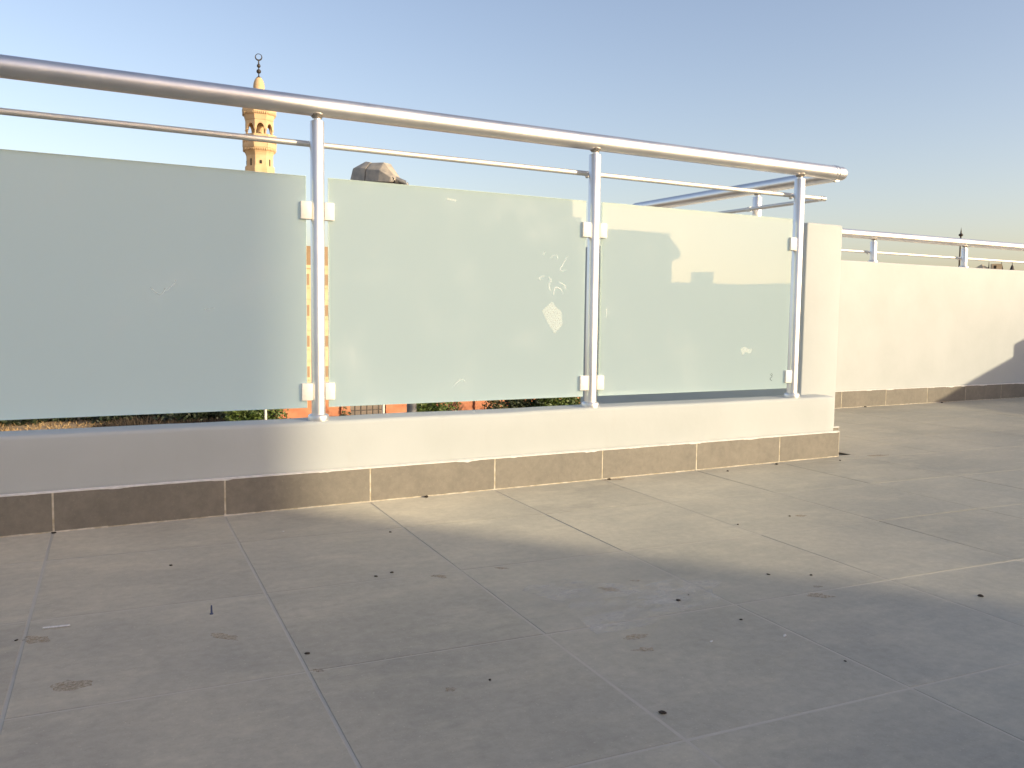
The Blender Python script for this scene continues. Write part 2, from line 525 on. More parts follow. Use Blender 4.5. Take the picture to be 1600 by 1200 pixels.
# ---- plastered walls with soft uneven edges
def soft_wall(mb, x0, x1, y0, y1, z0, z1, rad=0.012, step=0.06, amp=0.0022, axis='x'):
    # rounded-top section swept along the long axis, gently uneven
    if axis == 'x':
        a0, a1, b0, b1 = x0, x1, y0, y1
    else:
        a0, a1, b0, b1 = y0, y1, x0, x1
    sec = [(b0, z0)]
    nz = 5
    for k in range(1, nz):
        sec.append((b0, z0+(z1-rad-z0)*k/nz))
    for k in range(5):
        t = math.pi-k*math.pi/8
        sec.append((b0+rad+rad*math.cos(t), z1-rad+rad*math.sin(t)))
    sec.append(((b0+b1)/2, z1))
    for k in range(5):
        t = math.pi/2-k*math.pi/8
        sec.append((b1-rad+rad*math.cos(t), z1-rad+rad*math.sin(t)))
    for k in range(nz-1, 0, -1):
        sec.append((b1, z0+(z1-rad-z0)*k/nz))
    sec.append((b1, z0))
    n = max(2, int((a1-a0)/step))
    m = len(sec)
    vs = []
    e = rad*0.55
    ts = [a0, a0+e*0.3]+[a0+e+(a1-a0-2*e)*k/n for k in range(n+1)]+[a1-e*0.3, a1]
    bc = (b0+b1)/2
    for i, t in enumerate(ts):
        sh = {0: e, 1: e*0.3, len(ts)-2: e*0.3, len(ts)-1: e}.get(i, 0)
        for b, z in sec:
            nb = N3(t*2.2, b*3, z*3+5)*amp + N3(t*9, b*9, z*9)*amp*0.35
            nz_ = N3(t*1.7+9, b*2, 3)*amp*1.3 + N3(t*8+3, b*6, 7)*amp*0.4
            bb = b+nb+(sh if b < bc else -sh)
            zz = z+(nz_ if z > z0+0.01 else 0)-(sh if z > z1-rad else 0)
            vs.append((t, bb, zz) if axis == 'x' else (bb, t, zz))
    fs = []
    for i in range(len(ts)-1):
        fs += [(i*m+k, i*m+k+1, (i+1)*m+k+1, (i+1)*m+k) for k in range(m-1)]
    fs += [tuple(range(m)), tuple(range(len(ts)*m-1, (len(ts)-1)*m-1, -1))]
    mb.add(vs, fs)

def skirting(parent, joints, yf, zt, end=None):
    # a row of upright tiles facing -Y at plane yf (front), top zt
    for a, b in zip(joints[:-1], joints[1:]):
        m = MB()
        m.bbox(a+0.0024, b-0.0024, yf-0.012, yf+0.004, 0.003, zt+random.uniform(-.0012, .0012), 0.0012, 1)
        o = m.build('skirting_tile', MT['skirt'], parent)
    # sandy joint material behind and beneath, a little recessed
    m = MB()
    m.box(joints[0], joints[-1], yf-0.0112, yf+0.002, 0.0, zt-0.002)
    rj = random.Random(11)
    x = joints[0]
    while x < joints[-1]-0.03:
        L = rj.uniform(0.02, 0.07)
        if rj.random() < 0.8:
            d = rj.uniform(0.001, 0.006)
            m.add([(x, yf-0.012-d, -0.0005), (x+L, yf-0.012-d*rj.uniform(.6, 1.3), -0.0005), (x+L, yf-0.0115, 0.004*rj.uniform(.6, 1.4)), (x, yf-0.0115, 0.004*rj.uniform(.6, 1.4))], [(0, 1, 2, 3)])
        x += L
    m.build('joint_filler', MT['joint'], parent)
    # uneven bead of mortar / paint along the top of the tiles
    m = MB()
    x = joints[0]; top = []; k = 0
    vs = []
    n = int((joints[-1]-joints[0])/0.008)
    for i in range(n+1):
        xx = joints[0]+(joints[-1]-joints[0])*i/n
        lo = zt-0.0015-max(0, N3(xx*9, 2.0, parent.location.x+yf)*0.012+N3(xx*50, 1, 4)*0.004-0.002)
        dy = 0.0128+0.0008*N3(xx*30, 8, 1)
        vs += [(xx, yf-dy, lo), (xx, yf-dy, zt+0.0018), (xx, yf-0.001, zt+0.0045)]
    fs = []
    for i in range(n):
        fs += [(i*3, i*3+3, i*3+4, i*3+1), (i*3+1, i*3+4, i*3+5, i*3+2)]
    m.add(vs, fs)
    m.build('mortar_bead', MT['mortar'], parent)

SKZ = 0.1225
curb = thing('parapet_curb', 'low cream plaster curb carrying the frosted glass railing', 'low wall', (0, 0, 0))
m = MB(); soft_wall(m, XL, 3.392, CURB_Y, CURB_D, 0.0, CURB_Z, 0.014, 0.05, 0.0028)
m.build('plaster_body', MT['plaster'], curb, smooth=50)
js = [-1.508+0.5026*k for k in range(10)]
js = [j for j in js if j < 3.1]+[3.416]
skirting(curb, [XL+0.02, -4.02, -3.518, -3.016, -2.513, -2.01]+js, CURB_Y-0.004, SKZ)
# end face of the curb: one tile turned round the corner
m = MB(); m.bbox(3.394, 3.414, CURB_Y+0.003, 0.115, 0.003, SKZ, 0.0012, 1)
m.build('skirting_tile', MT['skirt'], curb)

rw = thing('return_wall', 'square cream wall end standing behind the corner post, wall running away from it', 'wall')
m = MB(); soft_wall(m, WX0, WX1, 0.122, 2.1, -0.6, 1.142, 0.012, 0.06, 0.0022, axis='y')
m.build('plaster_body', MT['plaster'], rw, smooth=50)
m = MB(); m.bbox(WX1-0.002, WX1+0.012, 0.115, FWY-0.014, 0.003, SKZ, 0.0012, 1)
m.build('skirting_tile', MT['skirt'], rw)
m = MB(); m.bbox(3.418, WX1+0.014, 0.108, 0.121, 0.003, SKZ, 0.0012, 1)
m.build('skirting_tile', MT['skirt'], rw)
m = MB(); m.bbox(3.418, WX1+0.016, 0.105, 0.1225, SKZ+0.0005, SKZ+0.006, 0.001, 1)
m.build('mortar_bead', MT['mortar'], rw)

fwall = thing('far_parapet_wall', 'long cream parapet wall at the right with a diagonal shadow across it', 'wall')
m = MB(); soft_wall(m, WX1-0.05, RX+0.25, FWY, FWY+0.25, -0.6, FWZ, 0.012, 0.06, 0.0022)
m.build('plaster_body', MT['plaster'], fwall, smooth=50)
skirting(fwall, [3.545, 3.80, 4.305, 4.807, 5.31, 5.812, 6.315, 6.81, 7.305, 7.81, 8.31, 8.81, 9.31, 9.69], FWY-0.004, 0.128)

# right and rear parapets: out of the frame, they throw the wall shadow and show in the glass
rp = thing('side_parapet_wall', 'cream stepped parapet wall closing the terrace on the right, beyond the picture', 'wall')
m = MB(); soft_wall(m, 0, 0.25, -5.2, 1.229, -0.6, 1.115, 0.012, 0.2, 0.002, axis='y')
soft_wall(m, 0.001, 0.251, 1.229, 3.70, -0.6, 1.225, 0.012, 0.2, 0.002, axis='y')
o = m.build('plaster_body', MT['plaster'], rp, smooth=50)
o.location = (8.955, -2.063, 0); o.rotation_euler[2] = -math.atan(0.204)
m = MB(); m.bbox(0.01, 0.24, -0.11, 0.11, 1.11, 1.30, 0.006, 2)
o = m.build('coping_block', MT['plaster'], rp)
o.location = (8.06, -6.40, 0); o.rotation_euler[2] = -math.atan(0.204)
bp = thing('rear_parapet_wall', 'cream parapet wall behind the viewer, reflected low in the glass', 'wall')
m = MB(); soft_wall(m, XL, RX+0.25, BY-0.25, BY-0.001, -0.6, 1.19, 0.012, 0.25, 0.002)
m.build('plaster_body', MT['plaster'], bp, smooth=50)

# the house underneath the terrace
hb = thing('terrace_house', 'cream house body beneath the terrace floor', 'house')
m = MB(); m.box(XL, RX+0.24, BY-0.24, CURB_D-0.004, -7.2, -0.012)
m.build('wall', MT['plaster'], hb)
m = MB(); m.box(WX0+0.004, RX+0.24, CURB_D-0.003, FWY+0.24, -7.2, -0.012)
m.build('wall', MT['plaster'], hb)

# neighbouring house behind the viewer: casts the big floor shadow, shows as the reflection
nb = thing('neighbour_house', 'tall grey house behind the viewer whose outline is mirrored in the glass', 'house')
m = MB(); m.box(-4, 14.0, -30, -18.9, -7.2, 8.3); m.build('wall', MT['neigh'], nb)
m = MB(); m.box(14.002, 17.76, -28, -18.9, -7.2, 2.42)
m.box(14.002, 14.32, -19.6, -18.9, 2.42, 3.58)
m.build('wall', MT['neigh'], nb)
m = MB()                                   # pierced roof parapet
m.box(14.322, 17.64, -19.1, -18.902, 2.422, 2.98)
m.box(14.322, 17.64, -19.1, -18.902, 3.18, 3.30)
x = 14.322
while x < 17.6:
    wdt = 0.17 if 15.6 < x < 17.0 else 0.27
    m.box(x, min(x+wdt, 17.64), -19.1, -18.902, 2.98, 3.18)
    x += 0.27
m.build('roof_parapet', MT['neigh'], nb)
m = MB()
m.prism([(17.642, 3.29), (17.642, 2.424), (17.77, 2.424), (18.08, 2.55), (18.10, 2.76), (17.92, 2.94), (17.68, 3.12), (17.66, 3.29)], 'y', -20.2, -18.9)
m.build('cornice', MT['neigh'], nb)

# ================================================================== RAILINGS
HZ, HR = 1.3765, 0.033
PY = 0.05
MY, MZ, MR = 0.102, 1.258, 0.0102
PT = 1.327
CX = 3.424

def rsq(w_, d_, r, n=5):
    pts = []
    for cx_, cy_, a0 in ((w_/2-r, d_/2-r, 0), (-w_/2+r, d_/2-r, 90), (-w_/2+r, -d_/2+r, 180), (w_/2-r, -d_/2+r, 270)):
        for k in range(n+1):
            a = R(a0+90*k/n)
            pts.append((cx_+r*math.cos(a), cy_+r*math.sin(a)))
    return pts

def ring_section(prof, x, y, zs):
    # prof: 2-D loop; zs: list of (z, scale)
    n = len(prof)
    vs = []
    for z, s_ in zs:
        vs += [(x+p[0]*s_, y+p[1]*s_, z) for p in prof]
    fs = []
    for k in range(len(zs)-1):
        fs += [(k*n+i, k*n+(i+1) % n, (k+1)*n+(i+1) % n, (k+1)*n+i) for i in range(n)]
    fs += [tuple(range(n-1, -1, -1)), tuple(range((len(zs)-1)*n, len(zs)*n))]
    return vs, fs

POSTP = rsq(0.046, 0.047, 0.0195)
# a shallow slot down the front face, as on an extruded post
POSTP = [p for p in POSTP if not (abs(p[0]) < 0.0030 and p[1] < 0)]
k_ = next(i for i in range(len(POSTP)) if POSTP[i][1] < -0.0234 and POSTP[i][0] < 0 and POSTP[(i+1) % len(POSTP)][0] > 0)
POSTP = POSTP[:k_+1]+[(-0.0030, -0.0235), (-0.0024, -0.0218), (-0.0010, -0.0218), (-0.0004, -0.0235)]+POSTP[k_+1:]

post_cache = {}
def make_post(parent, x, y, zb, zt, hz, rot=0.0, flange=True):
    key = (round(zt-zb, 4), round(hz-zt, 4), flange)
    if key not in post_cache:
        L = zt-zb
        m = MB(); m.add(*ring_section(POSTP, 0, 0, [(0.004, 1), (L-0.0025, 1), (L, 0.93)]))
        p = m.build('post', MT['post'], None, smooth=40)
        subs = []
        m = MB(); m.tube((0, 0, L-0.004), (0, 0, hz-zb-HR+0.010), 0.0135, n=20)
        subs.append(m.build('stub', MT['post'], p, smooth=40))
        m = MB()
        zc = hz-zb-HR
        pr = [(0.0138, zc-0.008), (0.017, zc-0.004), (0.021, zc+0.001), (0.0255, zc+0.006), (0.023, zc+0.011)]
        m.lathe((0, 0, 0), pr, 24)
        m.v = [(vx*(1+0.10*N3(vx*90, vy*90, vz*90)), vy*(1+0.10*N3(vx*80, vy*90, 3)), vz+0.0015*N3(vx*120, vy*120, 1)) for vx, vy, vz in m.v]
        subs.append(m.build('weld', MT['weld'], p, smooth=60))
        if flange:
            m = MB(); m.lathe((0, 0, 0), [(0.036, 0), (0.0365, 0.004), (0.0365, 0.016), (0.035, 0.020), (0.031, 0.023), (0.026, 0.0245)], 28)
            subs.append(m.build('base_flange', MT['post'], p, smooth=40))
        post_cache[key] = (p, subs)
        p.parent = parent; p.location = (x, y, zb); p.rotation_euler[2] = rot
        return p
    p0, subs = post_cache[key]
    p = p0.copy(); COL.objects.link(p); p.parent = parent; p.location = (x, y, zb); p.rotation_euler[2] = rot
    for s_ in subs:
        c = s_.copy(); COL.objects.link(c); c.parent = p
    return p

def straight_rail(mb, p0, p1, r, n=32, step=0.1):
    d = (Vector(p1)-Vector(p0)).length
    mb.tube(p0, p1, r, n=n, rings=max(1, int(d/step)))

def collar(mb, c, axis, r, wdt=0.006):
    a = Vector({'x': (1, 0, 0), 'y': (0, 1, 0)}[axis]); c = Vector(c)
    mb.tube(c-a*wdt/2, c-a*wdt*0.2, r*1.02, r*1.07, n=32)
    mb.tube(c-a*wdt*0.2, c+a*wdt*0.2, r*1.07, n=32)
    mb.tube(c+a*wdt*0.2, c+a*wdt/2, r*1.07, r*1.02, n=32)

# ---- main glass railing
gr = thing('glass_railing', 'aluminium railing with three frosted glass panes along the low curb', 'railing')
m = MB(); straight_rail(m, (XL, PY, HZ), (3.357, PY, HZ), HR)
hr = m.build('handrail', MT['rail'], gr, smooth=40)
m = MB(); collar(m, (3.361, PY, HZ), 'x', HR, 0.012); collar(m, (3.380, PY, HZ), 'x', HR*0.98, 0.008)
m.build('collar', MT['rail'], hr, smooth=40)
m = MB()
m.tube((3.366, PY, HZ), (CX-0.012, PY, HZ), HR*0.97, n=32, cap=False)
m.sphere((CX-0.010, PY, HZ), HR*0.985, 28, 16)
m.build('elbow', MT['rail'], hr, smooth=60)
m = MB(); straight_rail(m, (XL, MY, MZ), (3.338, MY, MZ), MR, 20)
mr = m.build('mid_rail', MT['mid'], gr, smooth=40)
m = MB(); collar(m, (3.340, MY, MZ), 'x', MR*1.25, 0.008); collar(m, (3.352, MY, MZ), 'x', MR*1.15, 0.006)
m.tube((3.335, MY, MZ), (3.365, MY, MZ), MR*1.1, n=20); m.sphere((3.366, MY, MZ), MR*1.25, 18, 10)
m.build('elbow', MT['rail'], mr, smooth=50)
PX = [-5.0-0.0, -3.85, -2.63, -1.476, -0.318, 0.834, 1.982, 3.142]
PX[0] = -5.0
for x in PX:
    p = make_post(gr, x, PY, CURB_Z-0.002, PT, HZ)
    m = MB()
    m.tube((0, 0.022, MZ-CURB_Z), (0, MY-PY, MZ-CURB_Z), 0.007, n=12)
    m.sphere((-0.004, MY-PY-0.002, MZ-CURB_Z-0.009), 0.0085, 12, 8)
    m.build('rail_bracket', MT['post'], p, smooth=50)

GZ0, GZ1 = 0.342, 1.139
GY0, GY1 = 0.044, 0.054
clip_me = []
pane_spans = []
for a, b in zip(PX[:-1], PX[1:]):
    pane_spans.append((a+0.037, b-0.041))
panes = {}
for i, (a, b) in enumerate(pane_spans):
    if b < -4:
        continue
    mb = MB()
    e = 0.0012
    fr = [(a, GZ0), (b, GZ0), (b, GZ1), (a, GZ1)]
    fi = [(a+e, GZ0+e), (b-e, GZ0+e), (b-e, GZ1-e), (a+e, GZ1-e)]
    vs = [(x, GY0, z) for x, z in fi]+[(x, GY0+e, z) for x, z in fr]+[(x, GY1-e, z) for x, z in fr]+[(x, GY1, z) for x, z in fi]
    mb.add(vs, [(0, 1, 2, 3)], 0)
    mb.add(vs, [(15-3, 15, 14, 13)], 1)
    for k in (0, 4, 8):
        mb.add(vs, [(k+j, k+4+j, k+4+(j+1) % 4, k+(j+1) % 4) for j in range(4)], 2)
    g = mb.build('glass_pane', [MT['frost'], MT['clear'], MT['gedge']], gr)
    g.data.update()
    panes[i] = g
    # weld duplicate verts so that the pane is one closed slab
    bm = bmesh.new(); bm.from_mesh(g.data)
    bmesh.ops.remove_doubles(bm, verts=bm.verts[:], dist=1e-5)
    loose = [v for v in bm.verts if not v.link_faces]
    bmesh.ops.delete(bm, geom=loose, context='VERTS')
    bmesh.ops.recalc_face_normals(bm, faces=bm.faces[:])
    bm.to_mesh(g.data); bm.free()
    for xs_, xe in ((a-0.0165, a+0.018), (b-0.022, b+0.0165)):
        for zc in (1.0225, 0.3985):
            if not clip_me:
                c = MB(); c.bbox(-0.5*(0.0345), 0.5*0.0345, -0.016, 0.016, -0.030, 0.030, 0.0025, 2)
                o = c.build('clip', MT['clip'], g, smooth=40); clip_me.append(o.data)
            else:
                o = link('clip', clip_me[0], g)
            o.location = ((xs_+xe)/2, 0.047, zc)
            o.scale.x = (xe-xs_)/0.0345

# ---- chalk scribbles, tape residue and a printed stamp on the panes
def stroke(pts, wdt, name, mat_, parent, y=0.0437, thick=0.0006):
    # a slightly ragged ribbon lying on the glass
    P = [Vector((p[0], 0, p[1])) for p in pts]
    Q = []
    for i in range(len(P)-1):
        p0 = P[max(0, i-1)]; p1 = P[i]; p2 = P[i+1]; p3 = P[min(len(P)-1, i+2)]
        for k in range(6):
            t = k/6
            Q.append(0.5*((2*p1)+(p2-p0)*t+(2*p0-5*p1+4*p2-p3)*t*t+(3*p1-p0-3*p2+p3)*t*t*t))
    Q.append(P[-1])
    m = MB(); vs = []; n = len(Q)
    for i, q in enumerate(Q):
        d = (Q[min(n-1, i+1)]-Q[max(0, i-1)]).normalized()
        s_ = Vector((-d.z, 0, d.x))
        ww = wdt*(0.55+0.45*math.sin(math.pi*i/(n-1)))*(1+0.35*N3(q.x*300, 0, q.z*300))
        for sg in (-1, 1):
            for yy in (y, y-thick):
                vs.append((q.x+s_.x*ww*sg/2, yy, q.z+s_.z*ww*sg/2))
    fs = []
    for i in range(n-1):
        a = i*4; b = a+4
        fs += [(a+1, b+1, b+3, a+3), (a, a+1, b+1, b), (a+2, b+2, b+3, a+3)]
    m.add(vs, fs)
    return m.build(name, mat_, parent)
def patch(pts, name, mat_, parent, y=0.0437, thick=0.0005):
    m = MB(); m.prism(pts, 'y', y-thick, y)
    return m.build(name, mat_, parent)
g1, g2, g3 = panes[4], panes[5], panes[6]
for pts, wdt in (([(1.741, .9131), (1.7466, .926)], .004),
                 ([(1.7768, .9021), (1.7826, .9099), (1.7975, .9131), (1.8066, .9059), (1.8038, .8981)], .003),
                 ([(1.8518, .9129), (1.8343, .8815), (1.8196, .8606), (1.8318, .8534), (1.8499, .8591)], .004),
                 ([(1.7484, .8303), (1.7278, .8246), (1.722, .8169), (1.7339, .8147)], .006),
                 ([(1.7663, .8258), (1.7784, .816), (1.7697, .8006), (1.77, .7853), (1.7762, .7703)], .0055),
                 ([(1.7915, .7553), (1.7941, .7758), (1.8029, .7862), (1.8242, .7791), (1.8336, .7639)], .0055),
                 ([(1.8146, .8069), (1.8359, .7998), (1.8483, .7874), (1.8424, .7795)], .005),
                 ([(1.3518, .4004), (1.3677, .417), (1.3891, .4287), (1.4, .4162)], .003)):
    stroke(pts, wdt, 'chalk_mark', MT['chalk'], g2)
patch([(1.739, .6934), (1.7666, .6427), (1.7974, .6018), (1.815, .616), (1.8361, .638), (1.829, .692), (1.806, .705), (1.786, .7297), (1.762, .712)], 'tape_residue', MT['tape'], g2)
patch([(1.3202, 1.0973), (1.3595, 1.0931), (1.3595, 1.1002), (1.3202, 1.1043)], 'tape_residue', MT['tape'], g2)
for pts in ([(.2918, .7471), (.3067, .7313), (.3218, .7255), (.3356, .7462)], [(.3314, .7298), (.3471, .7465), (.3588, .7549), (.3688, .7736)], [(.4519, .6784), (.468, .683), (.4841, .6851)]):
    stroke(pts, .0028, 'chalk_mark', MT['chalk'], g1)
patch([(2.7986, .5321), (2.8117, .5027), (2.8307, .5172), (2.8588, .508), (2.8734, .5345), (2.8539, .5287), (2.8216, .5437)], 'tape_residue', MT['tape'], g3)
stroke([(2.0508, .7054), (2.0495, .69), (2.0485, .6683)], .005, 'chalk_mark', MT['chalk'], g3)
stroke([(2.9883, .4104), (3.0011, .4011), (2.9894, .3893), (3.0021, .3799)], .0022, 'printed_stamp', MT['ink'], g3)
stroke([(2.993, .415), (3.003, .411), (3.001, .405)], .0018, 'printed_stamp', MT['ink'], g3)

# ---- railing on the return wall
rr = thing('return_railing', 'aluminium railing running back from the corner ball along the return wall', 'railing')
m = MB(); straight_rail(m, (CX, PY+0.030, HZ), (CX, 1.70, HZ), HR)
h2 = m.build('handrail', MT['rail'], rr, smooth=40)
m = MB(); collar(m, (CX, PY+0.045, HZ), 'y', HR, 0.012); m.build('collar', MT['rail'], h2, smooth=40)
m = MB(); straight_rail(m, (3.366, MY+0.008, MZ), (3.366, 1.66, MZ), MR, 20); m.build('mid_rail', MT['mid'], rr, smooth=40)
for y in (0.612, 1.56):
    p = make_post(rr, CX, y, 1.140, PT, HZ, R(90))
    m = MB(); m.tube((0, 0.02, MZ-1.14), (0, 0.058, MZ-1.14), 0.007, n=12)
    m.tube((-0.012, 0.058, MZ-1.14), (0.012, 0.058, MZ-1.14), 0.013, n=16)
    m.build('rail_bracket', MT['clip'], p, smooth=50)

# ---- railing on the far wall
fr_ = thing('wall_railing', 'low aluminium railing on top of the far parapet wall', 'railing')
FY, FHZ = FWY+0.125, 1.332
m = MB(); straight_rail(m, (3.40, FY, FHZ), (RX+0.12, FY, FHZ), HR*0.98); m.build('handrail', MT['rail'], fr_, smooth=40)
m = MB(); straight_rail(m, (3.40, FY+0.052, 1.205), (RX+0.12, FY+0.052, 1.205), MR, 20); m.build('mid_rail', MT['mid'], fr_, smooth=40)
for x in (4.63, 5.765, 6.905, 8.04, 9.18):
    p = make_post(fr_, x, FY, FWZ-0.002, 1.283, FHZ)
    m = MB(); m.tube((0, 0.02, 1.205-FWZ), (0, 0.052, 1.205-FWZ), 0.007, n=12)
    m.sphere((-0.004, 0.05, 1.205-FWZ-0.009), 0.0085, 12, 8)
    m.build('rail_bracket', MT['post'], p, smooth=50)

# ================================================================== BACKGROUND
# ---- minaret
MC = (18.93, 80.94)
mi = thing('minaret', 'sandstone octagonal minaret with crescent finial and arcaded balcony', 'minaret', (MC[0], MC[1], -7))
def LZ(z):
    return z+7
ROT8 = R(14.5)   # one facet turned towards the terrace
rot = ROT8
def oct_(r, k, n=8, add=0.0):
    a = rot+add+2*math.pi*k/n
    return (r*math.cos(a), r*math.sin(a))
A8 = 1/math.cos(math.pi/8)
m = MB()
m.lathe((0, 0, 0), [(1.65*A8, 0), (1.65*A8, LZ(9.0)), (1.5*A8, LZ(9.4)), (1.28*A8, LZ(14.1)), (1.16*A8, LZ(14.1)), (1.16*A8, LZ(15.1))], 8, rot)
sh = m.build('shaft', MT['sand_stone'], mi)
for k in range(8):                          # slit windows on each facet
    a = rot+math.pi/8+2*math.pi*k/8
    ca_, sa_ = math.cos(a), math.sin(a)
    m = MB(); m.box(-0.11, 0.11, -0.03, 0.03, -0.16, 0.16) if k % 2 == 1 else m.box(-0.07, 0.07, -0.03, 0.03, -0.34, 0.30)
    o = m.build('window', MT['opening'], mi)
    o.location = (1.165*ca_, 1.165*sa_, LZ(14.45)); o.rotation_euler[2] = a+math.pi/2
m = MB()                                    # corbelled balcony floor
m.lathe((0, 0, 0), [(1.16*A8, LZ(15.1)), (1.25*A8, LZ(15.35)), (1.30*A8, LZ(15.42)), (1.42*A8, LZ(15.72)), (1.47*A8, LZ(15.8)), (1.47*A8, LZ(15.95)), (0.9, LZ(15.95))], 8, rot)
bal = m.build('balcony', MT['sand_stone'], mi)
m = MB()                                    # corbel teeth
for k in range(8):
    p0 = Vector((*oct_(1.40*A8, k), 0)); p1 = Vector((*oct_(1.40*A8, k+1), 0))
    for j in range(6):
        c = p0.lerp(p1, (j+0.5)/6)
        a = math.atan2(c.y, c.x)
        m.lathe((c.x, c.y, LZ(15.5)), [(0.05, 0), (0.09, 0.12), (0.09, 0.2)], 4, a+math.pi/4)
m.build('corbel_teeth', MT['sand_stone'], bal)
# balcony parapet panels with pierced openings
for k in range(8):
    p0 = Vector((*oct_(1.44*A8, k), 0)); p1 = Vector((*oct_(1.44*A8, k+1), 0))
    d = (p1-p0); L = d.length; c = (p0+p1)/2
    ang = math.atan2(d.y, d.x)
    m = MB()
    z0, z1 = LZ(15.95), LZ(16.95)
    m.box(-L/2, L/2, -.05, .05, z0, z0+0.22); m.box(-L/2, L/2, -.05, .05, z1-0.2, z1)
    for xx in [-L/2+L*q/5 for q in range(6)]:
        m.box(max(-L/2, xx-0.06), min(L/2, xx+0.06), -.045, .045, z0+0.22, z1-0.2)
    for q in range(5):
        xx = -L/2+L*(q+0.5)/5
        m.box(xx-0.07, xx+0.07, -.03, .03, z0+0.42, z0+0.52)
    o = m.build('parapet_panel', MT['sand_stone'], bal); o.location = (c.x, c.y, 0); o.rotation_euler[2] = ang
m = MB(); m.lathe((0, 0, 0), [(0.42, LZ(15.9)), (0.42, LZ(18.0)), (0.38, LZ(18.25)), (0.02, LZ(18.28))], 8, rot)
core = m.build('core', MT['sand_stone'], mi)
m = MB(); m.box(-0.2, 0.2, -0.05, 0.05, 0, 0.75); m.tube((0, -0.05, 0.75), (0, 0.05, 0.75), 0.2, n=16)
o = m.build('door', MT['opening'], core); o.location = (0.40*math.cos(R(-96)), 0.40*math.sin(R(-96)), LZ(16.3)); o.rotation_euler[2] = R(-6)
# columns and arches
for k in range(8):
    x, y = oct_(1.12*A8, k)
    m = MB(); m.lathe((x, y, 0), [(0.12, LZ(15.95)), (0.12, LZ(16.2)), (0.07, LZ(16.25)), (0.07, LZ(17.3)), (0.13, LZ(17.42)), (0.16, LZ(17.5))], 10)
    m.build('column', MT['sand_stone'], mi)
for k in range(8):
    p0 = Vector((*oct_(1.12*A8, k), 0)); p1 = Vector((*oct_(1.12*A8, k+1), 0))
    d = p1-p0; L = d.length; c = (p0+p1)/2
    m = MB()
    z0, zt = LZ(17.45), LZ(18.26)
    r = L*0.37
    pts = [(-L/2-.04, zt), (-L/2-.04, z0), (-r, z0)]
    for q in range(1, 12):
        a = math.pi-math.pi*q/12
        pts.append((r*math.cos(a), z0+r*1.55*math.sin(a)))
    pts += [(r, z0), (L/2+.04, z0), (L/2+.04, zt)]
    m.prism(pts[::-1], 'y', -0.1, 0.1)
    o = m.build('arch', MT['sand_stone'], mi); o.location = (c.x, c.y, 0); o.rotation_euler[2] = math.atan2(d.y, d.x)
m = MB()
m.lathe((0, 0, 0), [(1.14*A8, LZ(18.24)), (1.22*A8, LZ(18.3)), (1.36*A8, LZ(18.85)), (1.44*A8, LZ(18.95)), (1.48*A8, LZ(19.05)), (1.50*A8, LZ(19.35)), (1.44*A8, LZ(19.6)), (0.6*A8, LZ(19.72)), (0.42, LZ(20.2)), (0.38, LZ(20.7))], 8, rot)
cr = m.build('cornice', MT['sand_stone'], mi)
m = MB()
for k in range(8):
    p0 = Vector((*oct_(1.42*A8, k), 0)); p1 = Vector((*oct_(1.42*A8, k+1), 0))
    for j in range(7):
        c = p0.lerp(p1, (j+0.5)/7)
        m.lathe((c.x, c.y, LZ(18.78)), [(0.05, 0), (0.085, 0.13), (0.085, 0.2)], 4, math.atan2(c.y, c.x)+math.pi/4)
m.build('corbel_teeth', MT['sand_stone'], cr)
m = MB()
m.lathe((0, 0, 0), [(0.42, LZ(20.55)), (0.44, LZ(20.8)), (0.50, LZ(21.2)), (0.515, LZ(21.5)), (0.47, LZ(21.8)), (0.36, LZ(22.1)), (0.24, LZ(22.26))], 24)
m.build('dome', MT['sand_stone'], mi, smooth=50)
m = MB()
m.lathe((0, 0, 0), [(0.21, LZ(22.2)), (0.22, LZ(22.3)), (0.14, LZ(22.36)), (0.06, LZ(22.42)), (0.05, LZ(22.62))], 16)
m.sphere((0, 0, LZ(22.86)), 0.215, 16, 10, 0.95)
m.sphere((0, 0, LZ(23.36)), 0.17, 16, 10, 1.05)
m.tube((0, 0, LZ(22.3)), (0, 0, LZ(23.86)), 0.05, n=10)
m.tube((0, 0, LZ(23.5)), (0, 0, LZ(23.86)), 0.075, 0.05, n=10)
fin = m.build('finial', MT['iron'], mi, smooth=50)
# crescent ring: thick below, thin above
m = MB(); n, q = 40, 8; vs = []
dx, dy = math.cos(YAW*0.6), -math.sin(YAW*0.6)
for i in range(n):
    a = 2*math.pi*i/n
    tk = 0.028+0.042*(0.5-0.5*math.sin(a))
    rr_ = 0.335-tk
    for j in range(q):
        b = 2*math.pi*j/q
        rad = rr_+tk*math.cos(b)
        x = rad*math.cos(a); off = 0.05*math.sin(b)
        vs.append((x*dx-off*dy, x*dy+off*dx, LZ(24.14)+rad*math.sin(a)))
fs = [(i*q+j, i*q+(j+1) % q, ((i+1) % n)*q+(j+1) % q, ((i+1) % n)*q+j) for i in range(n) for j in range(q)]
m.add(vs, fs); m.build('crescent', MT['iron'], fin, smooth=60)

# ---- street lamp
LP = (4.502, 8.165)
lamp = thing('street_lamp', 'grey street lamp head peeking over the middle glass pane', 'street lamp', (LP[0], LP[1], -7))
m = MB(); m.tube((0, 0, 0), (0, 0, 9.20), 0.078, 0.062, n=20, rings=4); m.tube((0, 0, 0), (0, 0, 0.06), 0.16, n=20)
m.build('pole', MT['polegrey'], lamp, smooth=40)
m = MB()
pth = [(0, 0, 9.17), (-0.03, -0.005, 9.30), (-0.10, -0.005, 9.42), (-0.23, 0.03, 9.47)]
for a, b in zip(pth[:-1], pth[1:]):
    m.tube(a, b, 0.034, n=14)
m.build('arm', MT['polegrey'], lamp, smooth=40)
